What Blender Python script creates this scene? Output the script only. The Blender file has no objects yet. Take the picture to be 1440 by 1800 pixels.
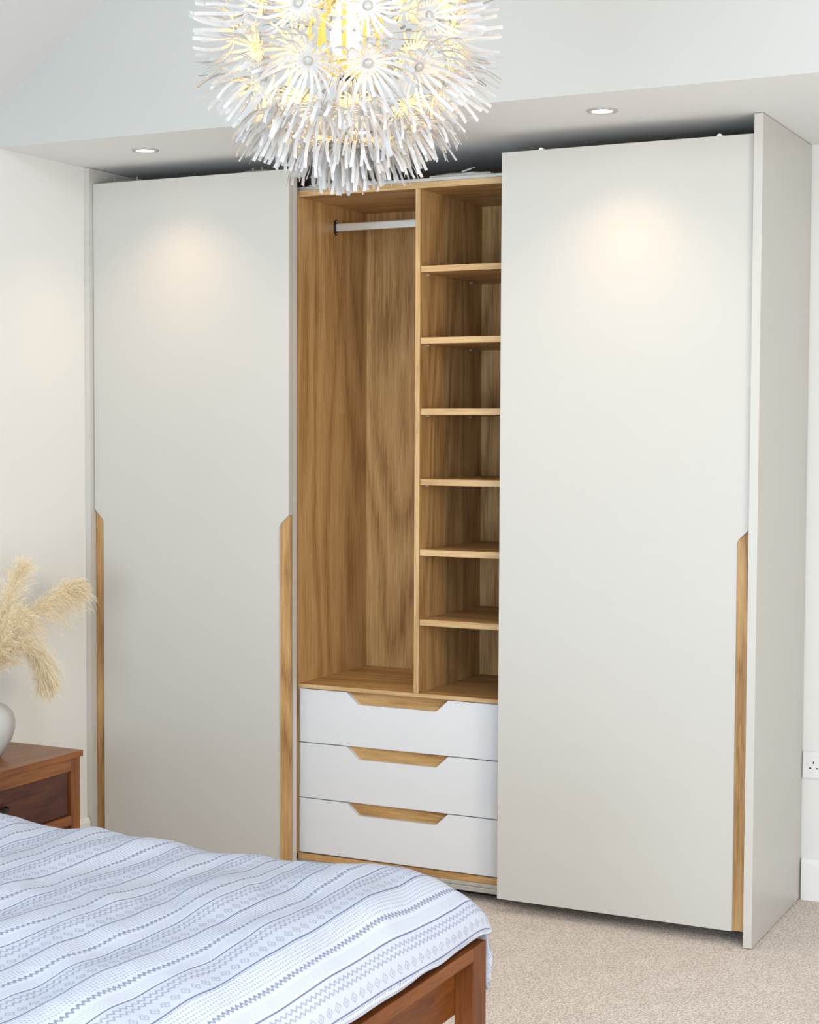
import bpy, bmesh, math, random
import numpy as np
from mathutils import Vector, Matrix, noise

random.seed(7)
C = bpy.context.scene.collection
SC = bpy.context.scene

# ------------------------------------------------------------------ camera
cam_d = bpy.data.cameras.new('camera')
cam = bpy.data.objects.new('camera', cam_d)
C.objects.link(cam)
cam_d.sensor_fit = 'HORIZONTAL'
cam_d.sensor_width = 36.0
cam_d.lens = 36.0 * 2924.99 / 1440.0
cam_d.clip_start = 0.05
_yaw, _pit, _rol = 0.4609, -0.0487, 0.0041
_f = Vector((-math.sin(_yaw) * math.cos(_pit), math.cos(_yaw) * math.cos(_pit), math.sin(_pit)))
_r0 = Vector((math.cos(_yaw), math.sin(_yaw), 0))
_u0 = _r0.cross(_f)
_r = math.cos(_rol) * _r0 + math.sin(_rol) * _u0
_u = -math.sin(_rol) * _r0 + math.cos(_rol) * _u0
cam.matrix_world = Matrix(((_r.x, _u.x, -_f.x, 3.5944), (_r.y, _u.y, -_f.y, -4.6946),
                           (_r.z, _u.z, -_f.z, 1.4961), (0, 0, 0, 1)))
SC.camera = cam

# ------------------------------------------------------------------ world, daylight, exposure
world = bpy.data.worlds.new('sky')
SC.world = world
world.use_nodes = True
_bg = world.node_tree.nodes['Background']
_bg.inputs[0].default_value = (0.72, 0.86, 1.0, 1)
_bg.inputs[1].default_value = 2.0

def window_light(name, loc, rot, sx, sy, power, col):
    d = bpy.data.lights.new(name, 'AREA')
    d.shape = 'RECTANGLE'; d.size = sx; d.size_y = sy; d.energy = power; d.color = col
    o = bpy.data.objects.new(name, d); C.objects.link(o)
    o.location = loc; o.rotation_euler = rot
    return o
# daylight from the window behind the camera; side and roof lights are added fill
window_light('window_daylight', (2.40, -6.14, 1.08), (math.radians(90), 0, 0), 1.8, 1.9, 118, (0.66, 0.84, 1.0))
window_light('roof_window_daylight', (4.15, -4.30, 3.20), (0, math.radians(35.56), 0), 1.0, 1.1, 55, (0.80, 0.90, 1.0))  # added roof light, lifts the lower left door
window_light('window_daylight', (5.14, -2.95, 1.50), (math.radians(90), 0, math.radians(90)), 1.2, 1.4, 60, (1.0, 0.87, 0.72))  # added warm fill standing in for light bounced from the right
window_light('window_daylight', (5.14, -5.00, 1.50), (math.radians(90), 0, math.radians(90)), 1.2, 1.4, 48, (0.90, 0.95, 1.0))  # added side fill balancing the front window

SC.view_settings.view_transform = 'Standard'
SC.view_settings.look = 'None'
SC.view_settings.gamma = 1.0
SC.view_settings.use_curve_mapping = False
SC.view_settings.exposure = 0.09
DOWNLIGHT_W = 10.0
BULB_STRENGTH = 135.0

# ------------------------------------------------------------------ node helpers
class E:
    """tiny expression builder on math nodes"""
    def __init__(s, nt, sock): s.nt, s.s = nt, sock
    def _op(s, op, *args):
        n = s.nt.nodes.new('ShaderNodeMath'); n.operation = op
        for i, a in enumerate((s,) + args):
            if isinstance(a, E): s.nt.links.new(a.s, n.inputs[i])
            else: n.inputs[i].default_value = a
        return E(s.nt, n.outputs[0])
    def __add__(s, o): return s._op('ADD', o)
    def __sub__(s, o): return s._op('SUBTRACT', o)
    def __mul__(s, o): return s._op('MULTIPLY', o)
    def __truediv__(s, o): return s._op('DIVIDE', o)
    def fract(s): return s._op('FRACT')
    def floor(s): return s._op('FLOOR')
    def abs(s): return s._op('ABSOLUTE')
    def lt(s, o): return s._op('LESS_THAN', o)
    def gt(s, o): return s._op('GREATER_THAN', o)
    def max(s, o): return s._op('MAXIMUM', o)
    def min(s, o): return s._op('MINIMUM', o)
    def band(s, a, b): return s.gt(a) * s.lt(b)

def new_mat(name, color=(.8, .8, .8), rough=.5, metal=0.0, spec=.5):
    m = bpy.data.materials.new(name); m.use_nodes = True
    b = m.node_tree.nodes['Principled BSDF']
    b.inputs['Base Color'].default_value = (*color, 1)
    b.inputs['Roughness'].default_value = rough
    b.inputs['Metallic'].default_value = metal
    b.inputs['Specular IOR Level'].default_value = spec
    return m, m.node_tree, b

def add_noise(nt, vec, scale, detail=4, rough=.55):
    n = nt.nodes.new('ShaderNodeTexNoise')
    n.inputs['Scale'].default_value = scale; n.inputs['Detail'].default_value = detail
    n.inputs['Roughness'].default_value = rough
    if vec is not None: nt.links.new(vec, n.inputs['Vector'])
    return n.outputs['Fac']

def coords(nt, scale=(1, 1, 1), kind='Object'):
    t = nt.nodes.new('ShaderNodeTexCoord'); mp = nt.nodes.new('ShaderNodeMapping')
    mp.inputs['Scale'].default_value = scale
    nt.links.new(t.outputs[kind], mp.inputs['Vector'])
    return mp.outputs['Vector']

def bump(nt, b, height, strength=.2, dist=.002):
    n = nt.nodes.new('ShaderNodeBump')
    n.inputs['Strength'].default_value = strength; n.inputs['Distance'].default_value = dist
    nt.links.new(height, n.inputs['Height']); nt.links.new(n.outputs[0], b.inputs['Normal'])

def ramp(nt, fac, stops):
    r = nt.nodes.new('ShaderNodeValToRGB')
    el = r.color_ramp.elements
    while len(el) < len(stops): el.new(.5)
    for e, (p, c) in zip(el, stops): e.position = p; e.color = (*c, 1)
    nt.links.new(fac, r.inputs[0])
    return r.outputs[0]

def wood(name, axis, dark, mid, light, rough=.45, fine=1.0, cath=9.0, spec=.4):
    """grain along axis 0/1/2"""
    m, nt, b = new_mat(name, mid, rough, spec=spec)
    s1 = [105 * fine] * 3; s1[axis] = 4.5
    s2 = [4.0, 4.0, 4.0]; s2[axis] = .55
    s3 = [300 * fine] * 3; s3[axis] = 13.0
    g = E(nt, add_noise(nt, coords(nt, s1), 1.0, 5, .6))
    big = E(nt, add_noise(nt, coords(nt, s2), 1.0, 2, .4))
    pore = E(nt, add_noise(nt, coords(nt, s3), 1.0, 3, .6))
    tri = ((big * cath).fract() - .5).abs() * 2.0           # growth-ring contours (cathedrals)
    fac = g * .52 + tri * .20 + pore * .44 - .09
    col = ramp(nt, fac.s, [(.30, dark), (.50, mid), (.72, light)])
    nt.links.new(col, b.inputs['Base Color'])
    bump(nt, b, (g + pore).s, .12, .0006)
    return m

OAK_D, OAK_M, OAK_L = (.25, .120, .036), (.46, .262, .098), (.60, .375, .165)
oak_z = wood('oak_grain_up', 2, OAK_D, OAK_M, OAK_L)
oak_x = wood('oak_grain_across', 0, OAK_D, OAK_M, OAK_L)
LIT_EDG = ((.40, .24, .10), (.56, .37, .18), (.66, .47, .255))  # paler oak paints in the light that falls on front edges
lit_edge_z = wood('oak_edge_up', 2, *LIT_EDG)
lit_edge_x = wood('oak_edge_across', 0, *LIT_EDG)
BR = ((.085, .022, .004), (.155, .046, .009), (.225, .077, .017))
brown_y = wood('brown_wood_along_y', 1, *BR, rough=.42, fine=.6, cath=6, spec=.3)
brown_z = wood('brown_wood_up', 2, *BR, rough=.42, fine=.6, cath=6, spec=.3)
brown_x = wood('brown_wood_along_x', 0, *BR, rough=.42, fine=.6, cath=6, spec=.3)
CHW = ((.12, .036, .008), (.225, .078, .019), (.32, .128, .036))
chest_y = wood('chest_wood_along_y', 1, *CHW, rough=.34, fine=.6, cath=6, spec=.45)
chest_z = wood('chest_wood_up', 2, *CHW, rough=.38, fine=.6, cath=6, spec=.4)
dark_drawer = wood('dark_drawer_wood', 1, (.040, .011, .006), (.075, .021, .010), (.11, .035, .016), rough=.28, fine=.4, cath=7)

def paint(name, col, rough, spec=.4, bumpy=.03, scale=260):
    m, nt, b = new_mat(name, col, rough, spec=spec)
    bump(nt, b, add_noise(nt, coords(nt), scale, 3), bumpy, .0006)
    return m
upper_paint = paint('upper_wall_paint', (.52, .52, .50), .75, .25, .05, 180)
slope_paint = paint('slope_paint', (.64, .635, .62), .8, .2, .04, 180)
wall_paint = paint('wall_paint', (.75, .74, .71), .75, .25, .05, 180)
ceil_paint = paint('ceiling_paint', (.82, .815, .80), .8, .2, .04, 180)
trim_paint = paint('trim_gloss_white', (.82, .81, .79), .32, .5)
door_paint = paint('door_satin_lacquer', (.555, .535, .495), .34, .45, .015)
drawer_paint = paint('drawer_satin_lacquer', (.70, .705, .715), .32, .45, .015)
track_metal, _, _ = new_mat('track_aluminium', (.52, .51, .48), .38, .6)
bracket_grey, _, _ = new_mat('bracket_grey', (.22, .21, .20), .45, .5)
ring_nickel, _, _ = new_mat('satin_nickel_ring', (.58, .56, .54), .35, .6)
gap_shade, _, _ = new_mat('raw_brown_board', (.085, .055, .035), .8)  # dark brown painting the shade in the gap above the wardrobe
steel, _, _ = new_mat('bright_steel', (.70, .70, .67), .38, .75)
black_metal, _, _ = new_mat('dark_bracket_metal', (.02, .018, .016), .4, .6)
dark_void, _, _ = new_mat('plinth_black', (.012, .011, .010), .7)
plastic_white, _, _ = new_mat('white_plastic', (.78, .77, .76), .3)
hole_black, _, _ = new_mat('socket_hole_black', (.006, .006, .006), .6)
ceramic = paint('matt_stone_ceramic', (.47, .47, .45), .55, .35, .1, 60)
sheet_mat = paint('grey_foam_sheet', (.40, .42, .41), .7, .2, .3, 40)
lens_mat, _nt, _b = new_mat('downlight_lens', (1, .95, .88), .4)
_b.inputs['Emission Color'].default_value = (1, .90, .76, 1); _b.inputs['Emission Strength'].default_value = 14
bulb_mat, _nt, _b = new_mat('lit_bulb', (1, .9, .7), .3)
_b.inputs['Emission Color'].default_value = (1, .68, .23, 1); _b.inputs['Emission Strength'].default_value = BULB_STRENGTH

def translucent(name, col, tcol, t=.5, rough=.6):
    m = bpy.data.materials.new(name); m.use_nodes = True; nt = m.node_tree
    nt.nodes.remove(nt.nodes['Principled BSDF'])
    d = nt.nodes.new('ShaderNodeBsdfDiffuse'); d.inputs[0].default_value = (*col, 1)
    tr = nt.nodes.new('ShaderNodeBsdfTranslucent'); tr.inputs[0].default_value = (*tcol, 1)
    mx = nt.nodes.new('ShaderNodeMixShader'); mx.inputs[0].default_value = t
    v = add_noise(nt, coords(nt), 60, 2)
    c = ramp(nt, v, [(.3, tuple(x * .93 for x in col)), (.7, col)])
    nt.links.new(c, d.inputs[0])
    nt.links.new(d.outputs[0], mx.inputs[1]); nt.links.new(tr.outputs[0], mx.inputs[2])
    nt.links.new(mx.outputs[0], nt.nodes['Material Output'].inputs[0])
    return m
paper = translucent('white_paper', (.50, .485, .475), (.80, .64, .38), .03)
core_mat = translucent('amber_plastic_rib', (.075, .068, .045), (.085, .072, .045), .5)
plume_mat = translucent('cream_plume', (.95, .87, .69), (.92, .80, .58), .45)
pearl, _nt, _b = new_mat('pearl_button', (.36, .345, .31), .18); _b.inputs['Coat Weight'].default_value = .6
wire_mat, _, _ = new_mat('thin_wire', (.42, .38, .32), .35, .8)
stem_mat, _, _ = new_mat('dry_stem', (.45, .34, .18), .7)

# carpet: looped wool
carpet, nt, b = new_mat('beige_loop_carpet', (.5, .42, .36), .95, spec=.05)
cv = coords(nt, (1, 1, 1))
vo = nt.nodes.new('ShaderNodeTexVoronoi'); vo.inputs['Scale'].default_value = 170; nt.links.new(cv, vo.inputs['Vector'])
d1 = E(nt, vo.outputs['Distance'])
big = E(nt, add_noise(nt, cv, 7, 3)); mid = E(nt, add_noise(nt, coords(nt, (90, 190, 1)), 1, 3))
h = (d1 * -1.1) + mid * .8
col = ramp(nt, (h * .8 + big * .35 + .28).s, [(.15, (.60, .51, .45)), (.5, (.82, .73, .665)), (.85, (.92, .84, .78))])
nt.links.new(col, b.inputs['Base Color']); bump(nt, b, h.s, .8, .004)

# duvet cotton print, drawn from the cloth's own UV (metres along / across the bed)
duvet_mat, nt, b = new_mat('printed_cotton', (.8, .8, .82), .85, spec=.15)
uv = nt.nodes.new('ShaderNodeUVMap'); uv.uv_map = 'cloth'
sp = nt.nodes.new('ShaderNodeSeparateXYZ'); nt.links.new(uv.outputs[0], sp.inputs[0])
su, sv = E(nt, sp.outputs[0]), E(nt, sp.outputs[1])
PER = .170
t = ((su * -1.0 + (.257 + PER * 40)) / PER).fract()
lines = t.lt(.011).max(t.gt(.993)).max((t - .42).abs().lt(.010))
def zig(v, per): return (((v / per).fract() - .5).abs()) * 2.0
qs = ((t - .045) / .075)
zz = ((qs.fract() - (zig(sv, .017) * .55 + .22)).abs().lt(.19)) * t.band(.045, .195)
dm = (t - .305).abs() / .062 + ((sv / .030).fract() - .5).abs() / .40
dia = (dm.band(.62, 1.0).max(dm.lt(.33))) * t.band(.22, .40)
dash = t.band(.436, .458) * (sv / .006).fract().lt(.5)
rw = (t - .475) / .046
w_ = ((sv / .0085) + rw.floor() * .5).fract() - .5
q_ = rw.fract() - .5
dots = ((w_ * w_ + q_ * q_).lt(.075)) * t.band(.475, .705)
tri_ = (t - .725) / .04
tr1 = (zig(sv, .014).lt(tri_)) * t.band(.725, .765)
tr2 = (zig(sv + .007, .014).lt(tri_ * -1.0 + 2.0)) * t.band(.768, .805)
ticks = t.band(.845, .965) * (sv / .0055).fract().lt(.4)
tint = t.band(.011, .41)
ink = (lines * .95).max(zz * .56).max(dia * .46).max(dash * .6).max(dots * .42).max(tr1 * .80).max(tr2 * .72).max(ticks * .26).max(tint * .12)
mixn = nt.nodes.new('ShaderNodeMix'); mixn.data_type = 'RGBA'
nt.links.new(ink.s, mixn.inputs['Factor'])
mixn.inputs['A'].default_value = (.55, .585, .68, 1); mixn.inputs['B'].default_value = (.13, .155, .26, 1)
nt.links.new(mixn.outputs['Result'], b.inputs['Base Color'])
bump(nt, b, (E(nt, add_noise(nt, coords(nt), 14, 4)) * 4.0 + E(nt, add_noise(nt, coords(nt), 600, 2)) * .3).s, .25, .003)

# ------------------------------------------------------------------ mesh helpers
def obj(name, bm, mat, parent=None, smooth=False, label=None):
    me = bpy.data.meshes.new(name); bm.to_mesh(me); bm.free()
    if smooth:
        for p in me.polygons: p.use_smooth = True
    for m in (mat if isinstance(mat, (list, tuple)) else [mat]): me.materials.append(m)
    o = bpy.data.objects.new(name, me); C.objects.link(o)
    if parent is not None: o.parent = parent
    if label: o['label'] = label
    return o

def thing(name, label, cat, group=None):
    o = bpy.data.objects.new(name, None); C.objects.link(o); o.empty_display_size = .05
    o['label'] = label; o['category'] = cat
    if group: o['group'] = group
    return o

def tag(o, label, cat, group=None):
    o['label'] = label; o['category'] = cat
    if group: o['group'] = group
    return o

def struct(o): o['kind'] = 'structure'; return o

def bx(x0, x1, y0, y1, z0, z1, bev=0.0, seg=2, bm=None):
    b2 = bmesh.new()
    vs = [b2.verts.new((x, y, z)) for x in (x0, x1) for y in (y0, y1) for z in (z0, z1)]
    for f in ((0, 1, 3, 2), (4, 6, 7, 5), (0, 4, 5, 1), (2, 3, 7, 6), (0, 2, 6, 4), (1, 5, 7, 3)):
        b2.faces.new([vs[i] for i in f])
    if bev: bmesh.ops.bevel(b2, geom=b2.edges[:], offset=bev, segments=seg, affect='EDGES', profile=.7)
    bmesh.ops.recalc_face_normals(b2, faces=b2.faces)
    if bm is None: return b2
    me = bpy.data.meshes.new('tmp'); b2.to_mesh(me); b2.free(); bm.from_mesh(me); bpy.data.meshes.remove(me)
    return bm

def prism_xz(pts, y0, y1, bev=0.0):
    """extrude an (x,z) outline between y0 and y1"""
    bm = bmesh.new()
    a = [bm.verts.new((x, y0, z)) for x, z in pts]; c = [bm.verts.new((x, y1, z)) for x, z in pts]
    n = len(pts)
    bm.faces.new(a); bm.faces.new(c[::-1])
    for i in range(n): bm.faces.new((a[i], c[i], c[(i + 1) % n], a[(i + 1) % n]))
    bmesh.ops.recalc_face_normals(bm, faces=bm.faces)
    if bev:
        es = [e for e in bm.edges if abs(e.verts[0].co.y - e.verts[1].co.y) < 1e-6 and abs(e.verts[0].co.y - y0) < 1e-6]
        bmesh.ops.bevel(bm, geom=es, offset=bev, segments=2, affect='EDGES')
    return bm

def lathe(prof, n=32, axis='z', bm=None, cx=0, cy=0, cz=0, lobes=0, amp=0):
    bm = bm or bmesh.new()
    rings = []
    for r, z in prof:
        ring = []
        for i in range(n):
            a = 2 * math.pi * i / n
            rr = r * (1 + amp * math.cos(lobes * a))
            p = (rr * math.cos(a), rr * math.sin(a), z)
            if axis == 'y': p = (p[0], p[2], p[1])
            if axis == 'x': p = (p[2], p[0], p[1])
            ring.append(bm.verts.new((p[0] + cx, p[1] + cy, p[2] + cz)))
        rings.append(ring)
    for a, c in zip(rings, rings[1:]):
        for i in range(n): bm.faces.new((a[i], a[(i + 1) % n], c[(i + 1) % n], c[i]))
    if prof[0][0] > 1e-5: bm.faces.new(rings[0][::-1])
    if prof[-1][0] > 1e-5: bm.faces.new(rings[-1])
    bmesh.ops.remove_doubles(bm, verts=bm.verts, dist=1e-6)
    bmesh.ops.recalc_face_normals(bm, faces=bm.faces)
    return bm

def tube(pts, r, n=6, bm=None):
    bm = bm or bmesh.new()
    pts = [Vector(p) for p in pts]; rings = []
    rs = r if isinstance(r, (list, tuple)) else [r] * len(pts)
    for i, p in enumerate(pts):
        d = (pts[min(i + 1, len(pts) - 1)] - pts[max(i - 1, 0)]).normalized()
        a = d.cross(Vector((.31, .17, .93))).normalized(); c = d.cross(a)
        rings.append([bm.verts.new(p + (a * math.cos(2 * math.pi * k / n) + c * math.sin(2 * math.pi * k / n)) * rs[i]) for k in range(n)])
    for a, c in zip(rings, rings[1:]):
        for k in range(n): bm.faces.new((a[k], a[(k + 1) % n], c[(k + 1) % n], c[k]))
    bm.faces.new(rings[0][::-1]); bm.faces.new(rings[-1])
    return bm

# ------------------------------------------------------------------ room shell
XR, YF, D, H = 5.2, -6.2, .6036, 2.40          # right wall, wall behind the camera, back wall, soffit height
YB, ZE = -.45, 2.52                            # bulkhead face, eaves
XM = XR / 2; ZR = ZE + XM * .715
def poly(name, faces, mat):
    bm = bmesh.new()
    for f in faces: bm.faces.new([bm.verts.new(p) for p in f])
    return struct(obj(name, bm, mat))

struct(obj('floor', bx(-.1, XR + .1, YF - .1, D + .1, -.08, 0), carpet))
struct(obj('wall_left', bx(-.10, 0, YF, D, 0, ZE), wall_paint))
struct(obj('wall_back', bx(-.1, XR + .1, D, D + .10, 0, H + .1), wall_paint))
struct(obj('ceiling', bx(0, XR, YB + .0605, D, H, H + .08), ceil_paint))
# bulkhead face (gable shaped) above the soffit
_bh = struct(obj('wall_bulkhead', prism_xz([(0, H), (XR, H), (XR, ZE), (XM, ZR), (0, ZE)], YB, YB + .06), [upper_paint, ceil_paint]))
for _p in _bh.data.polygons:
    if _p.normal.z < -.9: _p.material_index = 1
def slope(x0, z0, x1, z1, name):
    d = Vector((x1 - x0, 0, z1 - z0)).normalized(); n = Vector((-d.z, 0, d.x))
    if n.z < 0: n = -n
    q = [(x0, z0), (x1, z1), (x1 + n.x * .08, z1 + n.z * .08), (x0 + n.x * .08, z0 + n.z * .08)]
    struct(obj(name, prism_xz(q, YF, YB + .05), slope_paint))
slope(0, ZE, XM, ZR, 'ceiling_slope_left')
RWX0, RWX1, RWY0, RWY1 = 3.68, 4.62, -4.9, -3.7        # opening (plan) of the added, unseen roof window
def rz(x): return ZE + (XR - x) * .715
def tilted(rects, d0, d1):
    bm = bmesh.new()
    for x0, x1, y0, y1 in rects:
        q = ((x0, y0), (x1, y0), (x1, y1), (x0, y1))
        lo = [bm.verts.new((x, y, rz(x) + d0)) for x, y in q]; hi = [bm.verts.new((x, y, rz(x) + d1)) for x, y in q]
        bm.faces.new(lo); bm.faces.new(hi[::-1])
        for i in range(4): bm.faces.new((lo[i], hi[i], hi[(i + 1) % 4], lo[(i + 1) % 4]))
    bmesh.ops.recalc_face_normals(bm, faces=bm.faces)
    return bm
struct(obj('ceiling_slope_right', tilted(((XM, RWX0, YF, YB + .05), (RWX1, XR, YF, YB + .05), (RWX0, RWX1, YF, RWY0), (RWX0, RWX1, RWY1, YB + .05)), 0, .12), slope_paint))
struct(obj('window_4', tilted(((RWX0, RWX0 + .06, RWY0, RWY1), (RWX1 - .06, RWX1, RWY0, RWY1), (RWX0 + .06, RWX1 - .06, RWY0, RWY0 + .06), (RWX0 + .06, RWX1 - .06, RWY1 - .06, RWY1)), .05, .115), trim_paint))  # frame of the added roof window
def wall_with_hole(name, horiz, plane0, plane1, a0, a1, z0, z1, h0, h1, hz0, hz1, top=None):
    bm = bmesh.new()
    for (p, q, r, s) in ((a0, a1, z0, hz0), (a0, a1, hz1, z1), (a0, h0, hz0, hz1), (h1, a1, hz0, hz1)):
        if horiz: bx(p, q, plane0, plane1, r, s, bm=bm)
        else: bx(plane0, plane1, p, q, r, s, bm=bm)
    return struct(obj(name, bm, wall_paint))
wall_with_hole('wall_front', True, YF - .1, YF, 0, XR, 0, ZE, 1.45, 3.35, .08, 2.08)
struct(obj('wall_front_gable', prism_xz([(0, ZE), (XR, ZE), (XM, ZR)], YF - .1, YF), wall_paint))
bm_ = bmesh.new()
for y0, y1, z0, z1 in ((YF, D, 0, .75), (YF, D, 2.25, ZE), (YF, -5.65, .75, 2.25), (-4.35, -3.6, .75, 2.25), (-2.3, D, .75, 2.25)):
    bx(XR, XR + .1, y0, y1, z0, z1, bm=bm_)
struct(obj('wall_right', bm_, wall_paint))
def window(n, horiz, p, a0, a1, z0, z1):
    bm = bmesh.new(); w = .05
    for (r0, r1, s0, s1) in ((a0, a1, z0, z0 + w), (a0, a1, z1 - w, z1), (a0, a0 + w, z0, z1), (a1 - w, a1, z0, z1), ((a0 + a1) / 2 - .03, (a0 + a1) / 2 + .03, z0, z1)):
        if horiz: bx(r0, r1, p - .06, p, s0, s1, bm=bm)
        else: bx(p, p + .06, r0, r1, s0, s1, bm=bm)
    struct(obj('window_%d' % n, bm, trim_paint))
window(1, True, YF - .02, 1.45, 3.35, .08, 2.08); window(2, False, XR + .02, -3.6, -2.3, .75, 2.25); window(3, False, XR + .02, -5.65, -4.35, .75, 2.25)  # right wall pair is unseen, opened for the added side fill

def skirting(name, horiz, a0, a1, base, sign):
    prof = [(0, 0), (.018, 0), (.018, .118), (.013, .128), (.008, .134), (0, .134)]
    bm = bmesh.new()
    ends = []
    for a in (a0, a1):
        ends.append([bm.verts.new((a, base + sign * t_, z) if horiz else (base + sign * t_, a, z)) for t_, z in prof])
    n = len(prof)
    for i in range(n): bm.faces.new((ends[0][i], ends[0][(i + 1) % n], ends[1][(i + 1) % n], ends[1][i]))
    bm.faces.new(ends[0]); bm.faces.new(ends[1][::-1])
    bmesh.ops.recalc_face_normals(bm, faces=bm.faces)
    struct(obj(name, bm, trim_paint))
skirting('baseboard_left', False, YF, -.004, 0, 1)
skirting('baseboard_back', True, 2.379, XR, D, -1)

# ------------------------------------------------------------------ fitted wardrobe
W = 2.3737
wd = thing('wardrobe', 'tall fitted off-white and oak sliding door wardrobe with its middle bay open', 'wardrobe')
wd_parts = []
def P(name, bm, mat, parent=None, label=None):
    return obj(name, bm, mat, parent or wd, label=label)
P('side_panel', bx(.0005, .0213, 0, D - .004, .002, H - .002, .001), door_paint)
P('side_panel', bx(W - .0254, W, 0, D - .004, .003, H - .002, .001), door_paint)
def arc_corner(p, q, r, rad=.012, n=4):
    """round corner q between p and r"""
    p, q, r = Vector((*p, 0)), Vector((*q, 0)), Vector((*r, 0))
    a = q + (p - q).normalized() * rad; c = q + (r - q).normalized() * rad
    out = []
    for i in range(n + 1):
        t_ = i / n
        v = a * (1 - t_) ** 2 + q * 2 * t_ * (1 - t_) + c * t_ ** 2
        out.append((v.x, v.y))
    return out
ZT, ZB, YD, TD = 2.3454, .0398, .020, .022
def sliding_door(x0, x1, y0, left_notch, right_notch, label):
    z1, z2 = 1.2165, 1.183                       # top of the cut, end of its chamfer
    nw = .0375
    pts = [(x0, ZT), (x1, ZT)]
    if right_notch:
        c_ = (x1 - nw, z2)
        pts += [(x1, z1 + .002)] + arc_corner((x1, z1), c_, (x1 - nw, ZB)) + [(x1 - nw, ZB)]
    else: pts += [(x1, ZB)]
    if left_notch:
        c_ = (x0 + nw, z2)
        pts += [(x0 + nw, ZB)] + arc_corner((x0 + nw, ZB), c_, (x0, z1)) + [(x0, z1 + .002)]
    else: pts += [(x0, ZB)]
    d = P('sliding_door', prism_xz(pts, y0, y0 + TD, .0008), door_paint, label=label)
    for flag, a0, a1 in ((left_notch, x0, x0 + nw + .012), (right_notch, x1 - nw - .012, x1)):
        if flag:
            # oak pull let into the door edge: sits behind the lacquered face
            bm = prism_xz([(a0, ZB), (a1, ZB), (a1, z1 + .001), (a0, z1 + .001)], y0 + .0105, y0 + TD - .0005)
            obj('handle_strip', bm, oak_z, d, label='oak strip behind the cut-out')
    return d
# the lacquer around the pulls is 10 mm thick: the pull fills the rest, so nothing intersects the view
dl_ = sliding_door(.0236, .8105, YD, True, True, 'left sliding door with an oak pull at both edges')
dr_ = sliding_door(1.563, W - .0266, YD, False, True, 'right sliding door with an oak pull at its right edge')
dm_ = sliding_door(.040, .8105, .050, False, False, 'middle sliding door parked behind the left one')
for x, dd in ((1.691, dr_), (2.242, dr_)):
    bm = lathe([(.008, -.011), (.008, .011)], 14, 'y', cx=x, cy=YD + .012, cz=ZT - .001)
    obj('roller_cap', bm, plastic_white, dd)
for x0, x1 in ((.071, .219), (.632, .72)):
    bm = bx(x0, x1, .034, .075, ZT + .0003, ZT + .007, .001)
    for k in range(2):
        lathe([(.004, 0), (.004, .010)], 10, 'z', bm, x0 + .026 + k * (x1 - x0 - .052), .045, ZT + .006)
    o = obj('top_bracket', bm, bracket_grey, dl_)
# carcass of the open bay
YC = .100
XL, XD0, XD1, XR2 = .800, 1.230, 1.248, 1.534
YBK = .585
def board(name, x0, x1, y0, y1, z0, z1, grain, label=None, edge=None):
    """oak-faced board, its front edge lipped in pale solid oak"""
    o = P(name, bx(x0, x1, y0, y1, z0, z1, .0006, 1), [grain, edge or grain], label=label)
    for p in o.data.polygons:
        if p.normal.y < -.9: p.material_index = 1
    return o
board('carcass_side', XL - .018, XL, YC, YBK, .058, 2.2665, oak_z, edge=oak_z)
board('carcass_side', XR2, XR2 + .018, YC, YBK, .058, 2.2665, oak_z, edge=oak_z)
_tb = board('top_board', .0215, W - .026, YC, YBK, 2.2665, 2.2865, oak_x, edge=lit_edge_x)
_tb.data.materials.append(gap_shade)
for _p in _tb.data.polygons:
    if _p.normal.z > .9: _p.material_index = 2  # upper face coloured dark to deepen the shade under the soffit
P('rear_filler', bx(.0215, W - .026, YBK - .004, YBK + .011, 2.287, H - .003), gap_shade)  # board added to darken the gap under the soffit
board('base_board', .0215, W - .026, YC, YBK, .058, .078, oak_x, edge=oak_x)
board('back_panel', .0215, W - .026, YBK, YBK + .012, .058, 2.2865, oak_z)
board('bay_floor', XL, XR2, YC, YBK, .6362, .650, oak_x, edge=lit_edge_x, label='oak board above the drawers')
board('divider', XD0, XD1, YC + .001, YBK, .650, 2.2665, oak_z, edge=lit_edge_z, label='upright oak divider')
for zf in (2.0215, 1.7946, 1.5679, 1.342, 1.1152, .8892):
    s = board('shelf', XD1 + .001, XR2 - .001, YC + .004, YBK, zf - .020, zf, oak_x, edge=lit_edge_x)
    for y in (YC + .05, YBK - .10):
        obj('shelf_pin', lathe([(.0028, 0), (.0028, .010)], 8, 'x', None, XD1, y, zf - .0235), steel, s)
# drawers, inset between the carcass sides
YDR = YC + .004
for k, (zt, zb) in enumerate(((.6335, .4545), (.4515, .2675), (.2645, .0815))):
    x0, x1 = XL + .0022, XR2 - .0015
    cut = .0395
    tl, bl, br, tr = .985, 1.0245, 1.310, 1.3497
    pts = [(x0, zb), (x1, zb), (x1, zt), (tr + .003, zt)]
    pts += arc_corner((tr, zt), (br, zt - cut), (bl, zt - cut), .008)
    pts += arc_corner((br, zt - cut), (bl, zt - cut), (tl, zt), .008)
    pts += [(tl - .003, zt), (x0, zt)]
    d = P('drawer', prism_xz(pts, YDR, YDR + .018, .0012), drawer_paint,
          label=('top drawer', 'middle drawer', 'bottom drawer')[k] + ' with a white front and an oak finger pull')
    obj('drawer_pull', prism_xz([(tl - .012, zt - .056), (tr + .012, zt - .056), (tr + .012, zt - .001), (tl - .012, zt - .001)], YDR + .0182, YDR + .034), oak_x, d)
    obj('drawer_box', bx(x0 + .012, x1 - .012, YDR + .034, YBK - .03, zb + .012, zt - .03), oak_x, d)
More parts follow.
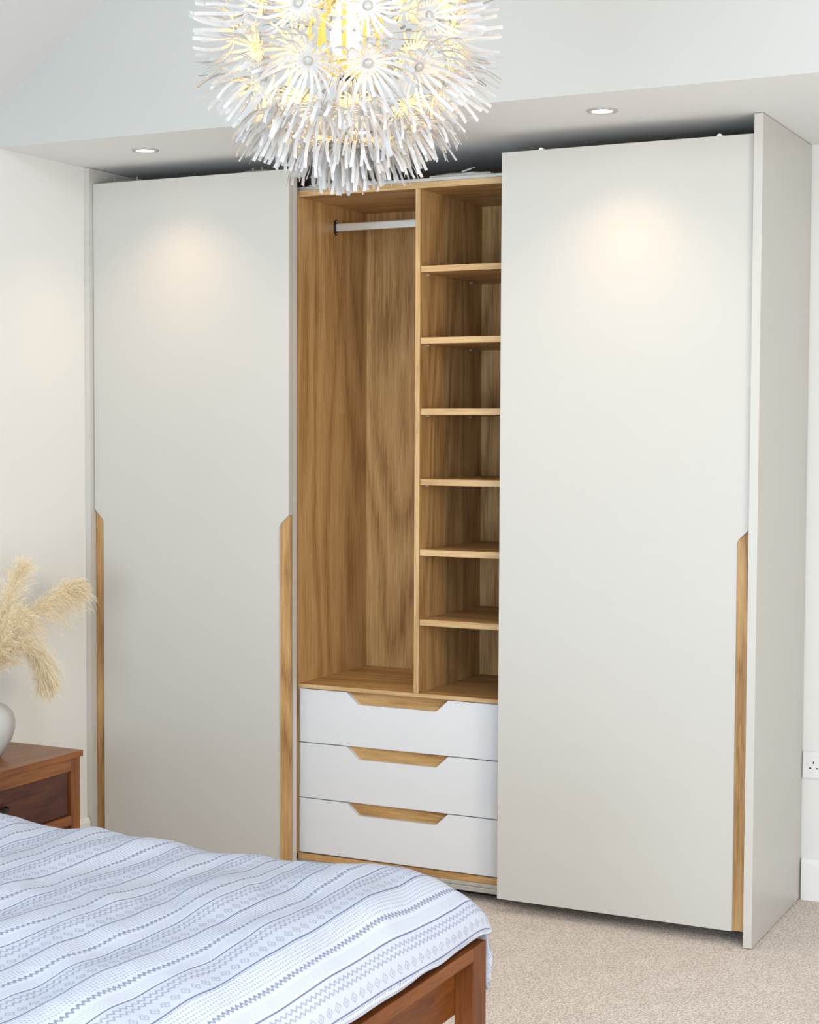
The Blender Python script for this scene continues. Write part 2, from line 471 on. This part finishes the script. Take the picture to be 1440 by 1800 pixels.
# rails, tracks and plinth
P('top_track', bx(.0215, W - .026, YC + .002, YC + .075, 2.2866, 2.2985, .001, 1), track_metal)
bt = bmesh.new()
bx(.0215, W - .026, YC - .006, YC + .06, .046, .0578, .001, 1, bm=bt); bx(.0215, W - .026, YC - .010, YC + .06, .030, .0455, .001, 1, bm=bt)
P('bottom_track', bt, track_metal)
P('plinth', bx(.0215, W - .026, YC + .07, YC + .088, .0, .0575), dark_void)
# hanging rail
def oval(x0, x1, y, z, hw, hh, n=20):
    bm = bmesh.new(); rs = []
    for x in (x0, x1):
        rs.append([bm.verts.new((x, y + hw * math.cos(2 * math.pi * i / n), z + hh * math.sin(2 * math.pi * i / n))) for i in range(n)])
    for i in range(n): bm.faces.new((rs[0][i], rs[0][(i + 1) % n], rs[1][(i + 1) % n], rs[1][i]))
    bm.faces.new(rs[0][::-1]); bm.faces.new(rs[1])
    bmesh.ops.recalc_face_normals(bm, faces=bm.faces)
    return bm
YH, ZH = .352, 2.1925
hr = P('hanging_rail', bx(XL + .004, XD0 - .0005, YH - .007, YH + .007, ZH - .0135, ZH + .0135, .004, 3), steel, label='flat chrome clothes rail')
for xx, sgn in ((XL, 1), (XD0, -1)):
    bm = oval(min(xx, xx + sgn * .004), max(xx, xx + sgn * .004), YH, ZH, .0125, .027)
    br_ = obj('rail_bracket', bm, black_metal, hr)
    if sgn > 0:
        for dz in (.020, -.020): obj('bracket_screw', lathe([(.0028, .003), (.0028, .006)], 8, 'x', None, xx, YH, ZH + dz), steel, hr)

# foam sheet lying on top of the wardrobe
def slab(x0, x1, y0, y1, z0, th, seed, nx=22, ny=8, amp=.004):
    bm = bmesh.new(); top = []; bot = []
    for i in range(nx + 1):
        a, c = [], []
        for j in range(ny + 1):
            x = x0 + (x1 - x0) * i / nx; y = y0 + (y1 - y0) * j / ny
            e = 1 - .5 * (max(abs(2 * i / nx - 1) ** 10, abs(2 * j / ny - 1) ** 10))
            zz_ = th * e + amp * noise.noise(Vector((x * 18 + seed, y * 18, seed)))
            y += .004 * noise.noise(Vector((x * 30, j, seed)))
            a.append(bm.verts.new((x, y, z0 + max(zz_, .004)))); c.append(bm.verts.new((x, y, z0)))
        top.append(a); bot.append(c)
    for i in range(nx):
        for j in range(ny):
            bm.faces.new((top[i][j], top[i + 1][j], top[i + 1][j + 1], top[i][j + 1]))
            bm.faces.new((bot[i][j], bot[i][j + 1], bot[i + 1][j + 1], bot[i + 1][j]))
    for i in range(nx):
        for j in (0, ny): bm.faces.new((top[i][j], bot[i][j], bot[i + 1][j], top[i + 1][j]))
    for j in range(ny):
        for i in (0, nx): bm.faces.new((top[i][j], top[i][j + 1], bot[i][j + 1], bot[i][j]))
    bmesh.ops.recalc_face_normals(bm, faces=bm.faces)
    return bm
fo = slab(1.275, 1.485, .112, .26, 2.2986, .014, 3.1)
tube([(1.385, .118, 2.313), (1.41, .113, 2.318), (1.432, .112, 2.3235)], [.003, .003, .001], 5, fo)
tag(obj('foam_sheet', fo, sheet_mat, smooth=False), 'rough grey foam sheet with a torn end lying on top of the wardrobe', 'packing')
tag(obj('dust_sheet', slab(.83, 1.12, .115, .28, 2.2986, .012, 8.4, amp=.007), sheet_mat), 'folded grey dust sheet lying on top of the open bay behind the lamp', 'cloth')

# ------------------------------------------------------------------ downlights
def downlight(x, y, label):
    t_ = thing('downlight', label, 'downlight', 'recessed soffit downlights')
    t_.location = (x, y, H)
    bm = lathe([(.030, .000), (.030, -.0035), (.034, -.005), (.040, -.0045), (.0435, -.002), (.0435, .0)], 40)
    obj('trim_ring', bm, ring_nickel, t_, smooth=True)
    obj('lens', lathe([(.0295, -.0008), (.026, -.0022), (.0, -.003)], 32), lens_mat, t_, smooth=True)
    ld = bpy.data.lights.new('downlight_beam', 'SPOT'); ld.energy = DOWNLIGHT_W
    ld.color = (1, .70, .43); ld.spot_size = math.radians(114); ld.spot_blend = 1.0; ld.shadow_soft_size = .028
    lo = bpy.data.objects.new('downlight_beam', ld); C.objects.link(lo); lo.parent = t_; lo.location = (0, 0, -.012)
downlight(.409, -.213, 'lit round ceiling downlight above the left sliding door')
downlight(1.190, -.213, 'lit round ceiling downlight over the open bay, half hidden behind the pendant lamp')
downlight(1.970, -.213, 'lit round ceiling downlight above the right sliding door')

# ------------------------------------------------------------------ pendant lamp of paper flowers
LC = Vector((2.163, -2.070, 2.195))
lamp = thing('pendant_lamp', 'round white pendant lamp of curling paper strip flowers around a lit bulb', 'lamp')
lamp.location = LC
RH = .197
def flower_mesh(seed):
    rnd = random.Random(seed); bm = bmesh.new()
    n = 22
    # hub disc
    ring = [bm.verts.new((.014 * math.cos(2 * math.pi * i / 16), .014 * math.sin(2 * math.pi * i / 16), .0015)) for i in range(16)]
    bm.faces.new(ring)
    for i in range(n):
        az = 2 * math.pi * (i + rnd.uniform(-.22, .22)) / n
        ln = rnd.uniform(.88, 1.08); op = rnd.uniform(.78, 1.12); tw = rnd.uniform(-.20, .20)
        prof = [(.011, .001), (.029, .0025), (.046, .009), (.059, .020), (.067, .035), (.071, .050), (.0725, .064)]
        w0 = rnd.uniform(.0026, .0034)
        prev = None
        for k, (r, hgt) in enumerate(prof):
            r = .011 + (r - .011) * ln * op; hgt = hgt * ln * (2 - op)
            a = az + tw * (k / 6) ** 2
            d = Vector((math.cos(a), math.sin(a), 0)); s_ = Vector((-math.sin(a), math.cos(a), 0))
            roll = tw * .8 * k / 6
            w = w0 * (.62 if k == 0 else .8 if k == 1 else 1.0)
            p = d * r + Vector((0, 0, hgt)); side = s_ * math.cos(roll) + Vector((0, 0, 1)) * math.sin(roll)
            cur = (bm.verts.new(p - side * w), bm.verts.new(p + side * w))
            if prev: bm.faces.new((prev[0], prev[1], cur[1], cur[0]))
            prev = cur
    me = bpy.data.meshes.new('paper_flower'); bm.to_mesh(me); bm.free(); me.materials.append(paper)
    return me
fl_me = [flower_mesh(i) for i in range(7)]
pb = lathe([(.0, .0005), (.0078, .0014), (.0086, .0045), (.0066, .0076), (.0, .0088)], 14)
pearl_me = bpy.data.meshes.new('pearl_button'); pb.to_mesh(pearl_me); pb.free(); pearl_me.materials.append(pearl)
for p in pearl_me.polygons: p.use_smooth = True
rw_ = random.Random(11)
stem_bm = bmesh.new()
for lat, cnt, off in ((78, 5, .3), (53, 10, 0), (27, 11, 0), (2, 11, 0), (-26, 11, 0), (-53, 10, .12), (-79, 5, .1)):
    for k in range(cnt):
        la = math.radians(lat + rw_.uniform(-2.5, 2.5))
        # azimuth measured from the camera direction (camera bearing about -61 deg from +x)
        az = math.radians(-61.4) + 2 * math.pi * (k + off + .335 + rw_.uniform(-.07, .07)) / cnt
        d = Vector((math.cos(la) * math.cos(az), math.cos(la) * math.sin(az), math.sin(la)))
        f = bpy.data.objects.new('paper_flower', fl_me[rw_.randrange(7)]); C.objects.link(f); f.parent = lamp
        f.location = d * RH
        q = d.to_track_quat('Z', 'Y'); f.rotation_mode = 'QUATERNION'
        f.rotation_quaternion = q @ Matrix.Rotation(rw_.uniform(0, 6.28), 3, 'Z').to_quaternion()
        # gravity bends the lower flowers' strips down a little
        if -60 < lat < 0:
            ax = d.cross(Vector((0, 0, -1))).normalized()
            f.rotation_quaternion = Matrix.Rotation(math.radians(14), 3, ax).to_quaternion() @ f.rotation_quaternion
        b_ = bpy.data.objects.new('pearl_button', pearl_me); C.objects.link(b_); b_.parent = f
        tube([d * .055, d * (RH + .001)], .0007, 4, stem_bm)
obj('wire_stems', stem_bm, wire_mat, lamp)['kind'] = 'stuff'
for lat in (2, -26):
    la = math.radians(lat); pts = []
    for k in range(45):
        a = 2 * math.pi * k / 44
        pts.append((RH * .97 * math.cos(la) * math.cos(a), RH * .97 * math.cos(la) * math.sin(a), RH * .97 * math.sin(la) + .006 * math.sin(5 * a)))
    obj('wire_ring', tube(pts, .0006, 4), wire_mat, lamp)
# core cage of curved plastic ribs
cbm = bmesh.new()
for i in range(11):
    a = 2 * math.pi * i / 11; prev = None
    for k in range(13):
        th = math.radians(-84 + 150 * k / 12)
        r, z = .062 * math.cos(th) * (1 + .12 * math.cos(th)), .075 * math.sin(th)
        r = max(r, .008)
        d = Vector((math.cos(a), math.sin(a), 0)); s_ = Vector((-math.sin(a), math.cos(a), 0))
        w = .0022 + .0030 * math.cos(th)
        cur = (cbm.verts.new(d * r + Vector((0, 0, z)) - s_ * w), cbm.verts.new(d * r + Vector((0, 0, z)) + s_ * w))
        if prev: cbm.faces.new((prev[0], prev[1], cur[1], cur[0]))
        prev = cur
lathe([(.0, -.078), (.012, -.077), (.014, -.072), (.008, -.068), (.0, -.067)], 16, bm=cbm)
obj('core_cage', cbm, core_mat, lamp, smooth=True)
bb = lathe([(.0, -.042), (.014, -.038), (.024, -.026), (.0285, -.010), (.028, .004), (.022, .022), (.015, .036), (.013, .046), (.0, .046)], 24)
obj('bulb', bb, bulb_mat, lamp, smooth=True)
obj('lamp_socket', lathe([(.0, .046), (.019, .046), (.020, .085), (.012, .10), (.0, .10)], 20), plastic_white, lamp, smooth=True)
zceil = ZE + LC.x * .715 - LC.z
obj('cord', tube([(0, 0, .095), (0, 0, zceil - .02)], .003, 8), plastic_white, lamp)
obj('ceiling_rose', lathe([(.05, zceil + .03), (.05, zceil - .03), (.03, zceil - .05), (.0, zceil - .052)], 24), plastic_white, lamp)

# ------------------------------------------------------------------ bed
bed = thing('bed', 'reddish brown wooden bed frame with a slim foot rail, standing on the carpet', 'bed')
BX0, BX1, BY0, BY1 = .03, 2.210, -3.10, -1.536
def B(name, bm, mat, label=None): return obj(name, bm, mat, bed, label=label)
for y0, y1 in ((BY1 - .064, BY1), (BY0, BY0 + .064)):
    B('leg', bx(BX1 - .043, BX1, y0, y1, 0, .430, .002), brown_z)
    B('leg', bx(BX0, BX0 + .045, y0, y1, 0, .95, .002), brown_z)
B('foot_rail', bx(BX1 - .043, BX1, BY0 + .0641, BY1 - .0641, .402, .430, .002), brown_y, label='slim top rail at the foot')
B('foot_panel', bx(BX1 - .062, BX1 - .0435, BY0 + .05, BY1 - .055, .282, .4015, .002), brown_y)
B('side_rail', bx(BX0 + .046, BX1 - .0625, BY1 - .028, BY1 - .002, .27, .40, .002), brown_x)
B('side_rail', bx(BX0 + .046, BX1 - .0625, BY0 + .002, BY0 + .028, .27, .40, .002), brown_x)
B('headboard', bx(BX0 + .008, BX0 + .035, BY0 + .0641, BY1 - .0641, .30, .93, .003), brown_y)
for k in range(14):
    x = BX0 + .12 + k * .145
    B('bed_slat', bx(x, x + .07, BY0 + .0285, BY1 - .0285, .30, .32), oak_x)
mt = B('mattress', bx(BX0 + .05, BX1 - .08, BY0 + .045, BY1 - .045, .3205, .50, .03, 3), plastic_white)

# duvet: one draped cloth with UVs in metres
def se(tt, p=2.2): return (max(0.0, 1 - tt ** p)) ** (1 / p)
ZTOP = .584
def foot_profile():
    pts = [(2.2085, .4435), (2.2075, .452)]
    for i in range(29):
        a = math.radians(90 * i / 28)
        c_, s_ = math.cos(a), math.sin(a)
        pts.append((1.90 + .307 * c_ ** (2 / 2.2), .456 + (ZTOP - .456) * s_ ** (2 / 2.2)))
    x = 1.90
    while x > .12: x -= .012; pts.append((x, ZTOP))
    return pts
def far_profile(y_edge, sign):
    pts = []
    z = .315
    while z < .455: pts.append((y_edge - sign * .004 * math.sin(z * 60), z)); z += .012
    for i in range(21):
        a = math.radians(90 * i / 20)
        pts.append((y_edge - sign * .20 * (1 - math.cos(a) ** (2 / 2.2)), .46 + (ZTOP - .46) * math.sin(a) ** (2 / 2.2)))
    return pts
fp = foot_profile()
fa = far_profile(-1.492, 1); fb = far_profile(-3.16, -1)
ya = fa[-1][0]; yb_ = fb[-1][0]
mids = []
y = ya - .012
while y > yb_ + .006: mids.append((y, ZTOP)); y -= .012
fy = fa + mids + fb[::-1]
def arc(pts):
    s = [0.0]
    for (a, b2), (c_, d) in zip(pts, pts[1:]): s.append(s[-1] + math.hypot(c_ - a, d - b2))
    return s
sx, sy = arc(fp), arc(fy)
dbm = bmesh.new(); grid = []
uvl = dbm.loops.layers.uv.new('cloth')
for i, (x, zx) in enumerate(fp):
    row = []
    for j, (y, zy) in enumerate(fy):
        dz = math.hypot(ZTOP - zx, ZTOP - zy)
        if dz > .14 and zy > .45: dz = max(ZTOP - zx, ZTOP - zy, .14)
        z = ZTOP - dz
        if zy <= .45: z = min(zy, z) if zx > .55 else zy
        # puffed filling and soft creases
        fade = min(1.0, sx[i] / .16) * min(1.0, max(0, (zy - .40)) / .15)
        nz = .022 * noise.noise(Vector((x * 3.2, y * 1.9, 1.3))) + .011 * noise.noise(Vector((x * 9, y * 3.5, 4.1))) \
            + .006 * noise.noise(Vector((x * 17 + y * 9, y * 8, 7.7))) + .010 * noise.noise(Vector((x * 5 + y * 5, y * 2, 2.2)))
        z += nz * fade
        hem = max(0.0, 1 - sx[i] / .05)
        xx = x + .006 * noise.noise(Vector((y * 7, 3.3, 0))) * hem
        if i < 2: z += .006 * noise.noise(Vector((y * 9, 1.1, 5)))
        yy = y
        if zy < .50:                       # the corner of the cloth is rounded, not pointed
            cz = max(0.0, 1 - sx[i] / .10) ** 2
            xx -= .014 * cz * min(1, (.50 - zy) / .06); z -= .006 * cz
        if zy < .46:
            yy += .008 * noise.noise(Vector((x * 9, z * 6, 2)))
            z += .012 * noise.noise(Vector((x * 5, 0, 9))) * (1 if j < 3 else .3)
        row.append(dbm.verts.new((xx, yy, z)))
    grid.append(row)
for i in range(len(fp) - 1):
    for j in range(len(fy) - 1):
        f = dbm.faces.new((grid[i][j], grid[i][j + 1], grid[i + 1][j + 1], grid[i + 1][j]))
        for lp, (a, c_) in zip(f.loops, ((i, j), (i, j + 1), (i + 1, j + 1), (i + 1, j))):
            wob = .010 * noise.noise(Vector((fp[a][0] * 2.5, fy[c_][0] * 3.0, 9.9)))
            lp[uvl].uv = (sx[a] + wob, sy[c_])
bmesh.ops.recalc_face_normals(dbm, faces=dbm.faces)
dv = obj('duvet', dbm, duvet_mat, smooth=True)
tag(dv, 'pale blue white striped duvet with dotted, zigzag and diamond bands, spread over the bed', 'duvet')
md = dv.modifiers.new('thickness', 'SOLIDIFY'); md.thickness = .007; md.offset = -1

# ------------------------------------------------------------------ bedside chest
ch = thing('bedside_chest', 'reddish brown wooden bedside chest with dark drawer fronts against the left wall', 'chest of drawers')
CY0, CY1 = -1.45, -.541
def K(name, bm, mat, parent=None, label=None): return obj(name, bm, mat, parent or ch, label=label)
K('top', bx(.020, .400, CY0, CY1, .481, .500, .0015), chest_y)
K('side_panel', bx(.025, .372, CY1 - .030, CY1 - .008, .05, .4805, .001), chest_z)
K('side_panel', bx(.025, .372, CY0 + .008, CY0 + .030, .05, .4805, .001), chest_z)
K('back_panel', bx(.022, .030, CY0 + .031, CY1 - .031, .08, .4805), chest_y)
for y0, y1 in ((CY1 - .050, CY1 - .006), (CY0 + .006, CY0 + .050)):
    K('front_post', bx(.373, .392, y0, y1, 0, .4803, .001), chest_z)
    K('leg', bx(.026, .060, y0, y1, 0, .0495, .001), chest_z)
K('front_rail', bx(.373, .392, CY0 + .0505, CY1 - .0505, .441, .4803, .001), chest_y)
K('front_rail', bx(.373, .392, CY0 + .0505, CY1 - .0505, .272, .302, .001), chest_y)
K('front_rail', bx(.373, .392, CY0 + .0505, CY1 - .0505, .08, .11, .001), chest_y)
for zt, zb in ((.438, .305), (.269, .113)):
    d = K('drawer', bx(.366, .384, CY0 + .054, CY1 - .054, zb, zt, .001), dark_drawer)
    zc = (zt + zb) / 2 + .034
    # scooped lip moulding across the front
    bm = bmesh.new(); n = 10; L0, L1 = CY0 + .13, CY1 - .13
    prof = [(.3842, zc + .012), (.389, zc + .007), (.3905, zc + .002), (.389, zc - .003), (.3842, zc - .004)]
    rings = []
    for yy, sc in ((L0, 0.15), (L0 + .03, 1), (L1 - .03, 1), (L1, .15)):
        rings.append([bm.verts.new((.3842 + (px - .3842) * sc, yy, zc + (pz - zc) * sc)) for px, pz in prof])
    for a, c_ in zip(rings, rings[1:]):
        for i in range(len(prof) - 1): bm.faces.new((a[i], a[i + 1], c_[i + 1], c_[i]))
    bm.faces.new(rings[0]); bm.faces.new(rings[-1])
    for a, c_ in zip(rings, rings[1:]): bm.faces.new((a[0], c_[0], c_[-1], a[-1]))
    bmesh.ops.recalc_face_normals(bm, faces=bm.faces)
    obj('lip_moulding', bm, dark_drawer, d)
    bm = tube([(.392, -1.10, zc - .022), (.398, -1.092, zc - .022), (.400, -1.07, zc - .022), (.400, -.92, zc - .022), (.398, -.898, zc - .022), (.392, -.890, zc - .022), (.3845, -.889, zc - .022)], [.007] * 7, 10)
    obj('handle', bm, black_metal, d, smooth=True, label='black bar handle')

# ------------------------------------------------------------------ vase and pampas grass
VX, VY, VZ = .215, -.785, .5005
vase = tag(obj('vase', lathe([(r_ * 1.04, z_ * 1.07) for r_, z_ in ((.040, 0), (.050, .004), (.064, .025), (.080, .052), (.0885, .080), (.089, .105), (.083, .128), (.066, .146), (.045, .156), (.034, .166), (.031, .180), (.034, .190), (.030, .190), (.026, .178), (.0, .17))], 64, cx=VX, cy=VY, cz=VZ, lobes=7, amp=.018), ceramic, smooth=True),
           'rounded grey stone-look vase standing on the bedside chest', 'vase')
def plume(ctrl, head0, width, nb, label, seed, droop=.5):
    """ctrl: points of the stem; the feathery head runs from parameter head0 to 1"""
    rnd = random.Random(seed)
    pts = [Vector(p) for p in ctrl]
    def cr(tt):
        n = len(pts) - 1; f = min(max(tt, 0), .9999) * n; i = int(f); u_ = f - i
        p0, p1, p2, p3 = pts[max(i - 1, 0)], pts[i], pts[i + 1], pts[min(i + 2, n)]
        return .5 * ((2 * p1) + (p2 - p0) * u_ + (2 * p0 - 5 * p1 + 4 * p2 - p3) * u_ ** 2 + (3 * p1 - p0 - 3 * p2 + p3) * u_ ** 3)
    t_ = thing('pampas_plume', label, 'dried grass', 'pampas plumes in the grey vase')
    obj('stem', tube([cr(k / 24) for k in range(25)], [.0022 - .0015 * k / 24 for k in range(25)], 6), stem_mat, t_)
    V, F = [], []
    def hair(p, d, ln, w, dr):
        side = d.cross(Vector((rnd.uniform(-1, 1), rnd.uniform(-1, 1), rnd.uniform(-1, 1)))).normalized() * w
        a = p; b2 = p + d * ln * .55 + Vector((0, 0, -dr * ln * .18)); c_ = p + d * ln * .95 + Vector((0, 0, -dr * ln * .62))
        i = len(V); V.extend([a - side, a + side, b2 - side * .8, b2 + side * .8, c_])
        F.append((i, i + 1, i + 3, i + 2)); F.append((i + 2, i + 3, i + 4))
    for _ in range(nb):
        s_ = rnd.random() ** .9; tt = head0 + (1 - head0) * s_
        p = cr(tt); tg = (cr(min(tt + .02, 1)) - cr(tt - .02)).normalized()
        rad = Vector((rnd.gauss(0, 1), rnd.gauss(0, 1), rnd.gauss(0, 1))); rad = (rad - tg * rad.dot(tg)).normalized()
        taper = (math.sin(math.pi * min(1, .16 + s_ * .80)) ** .7)
        bl = width * taper * rnd.uniform(.7, 1.25) + .012
        bd = (tg * rnd.uniform(.75, 1.2) + rad * rnd.uniform(.25, .8)).normalized()
        nh = 16
        for k in range(nh):
            q = k / nh
            hp = p + bd * bl * q + Vector((0, 0, -droop * bl * .45 * q * q))
            hd = (bd + Vector((rnd.gauss(0, .45), rnd.gauss(0, .45), rnd.gauss(0, .45) - droop * q * .6))).normalized()
            hair(hp, hd, rnd.uniform(.012, .030) * (.6 + width * 5), rnd.uniform(.0004, .0008), droop)
    me = bpy.data.meshes.new('feathery_head'); me.from_pydata([tuple(v) for v in V], [], F); me.materials.append(plume_mat)
    o = bpy.data.objects.new('feathery_head', me); C.objects.link(o); o.parent = t_; o['kind'] = 'stuff'
    return t_
M_ = (VX, VY, VZ + .02)
plume([M_, (VX + .004, VY + .02, .72), (.215, -.715, .90), (.228, -.62, 1.065)], .40, .10, 330, 'upright cream pampas plume rising tallest beside the left wall', 1, .35)
plume([M_, (VX + .01, VY + .02, .71), (.235, -.66, .87), (.245, -.51, .955), (.25, -.385, .998)], .34, .115, 560, 'cream pampas plume arching out towards the wardrobe', 2, .95)
plume([M_, (VX + .016, VY + .018, .70), (.265, -.70, .83), (.28, -.63, .81), (.285, -.575, .73)], .34, .095, 420, 'drooping cream pampas plume hanging lowest over the chest', 3, 1.0)
plume([M_, (VX + .018, VY + .008, .70), (.26, -.755, .85), (.28, -.70, .93)], .42, .085, 300, 'short bushy cream pampas plume in front of the others', 4, .6)
plume([M_, (VX, VY - .005, .72), (.20, -.80, .92), (.20, -.79, 1.075)], .40, .11, 330, 'upright cream pampas plume at the picture edge behind the tallest one', 5, .4)
plume([M_, (VX + .012, VY - .016, .70), (.25, -.87, .84), (.29, -.93, .86)], .40, .09, 240, 'cream pampas plume leaning away over the vase, partly out of the picture', 6, .8)

# ------------------------------------------------------------------ double wall socket
so = thing('wall_socket', 'white double wall socket low on the back wall beside the wardrobe', 'socket')
so.location = (2.449, D, .436)
S_ = lambda name, bm, mat, label=None: obj(name, bm, mat, so, label=label)
S_('face_plate', bx(-.073, .073, -.009, 0, -.043, .043, .002), plastic_white)
for cx in (-.0375, .0375):
    bm = bmesh.new()
    bx(cx - .002, cx + .002, -.0093, -.006, .004, .012, bm=bm)
    for sx_ in (-.0112, .0112): bx(cx + sx_ - .0035, cx + sx_ + .0035, -.0093, -.006, -.0125, -.0085, bm=bm)
    S_('pin_holes', bm, hole_black)
    S_('rocker_switch', bx(cx + .016 * (1 if cx > 0 else -1) - .006, cx + .016 * (1 if cx > 0 else -1) + .006, -.0105, -.009, .020, .036, .0006), plastic_white)
for cx in (-.0605, .0605):
    S_('screw', lathe([(.0028, -.0096), (.0028, -.009)], 10, 'y', cx=cx, cz=.004), steel)
bpy.context.view_layer.update()
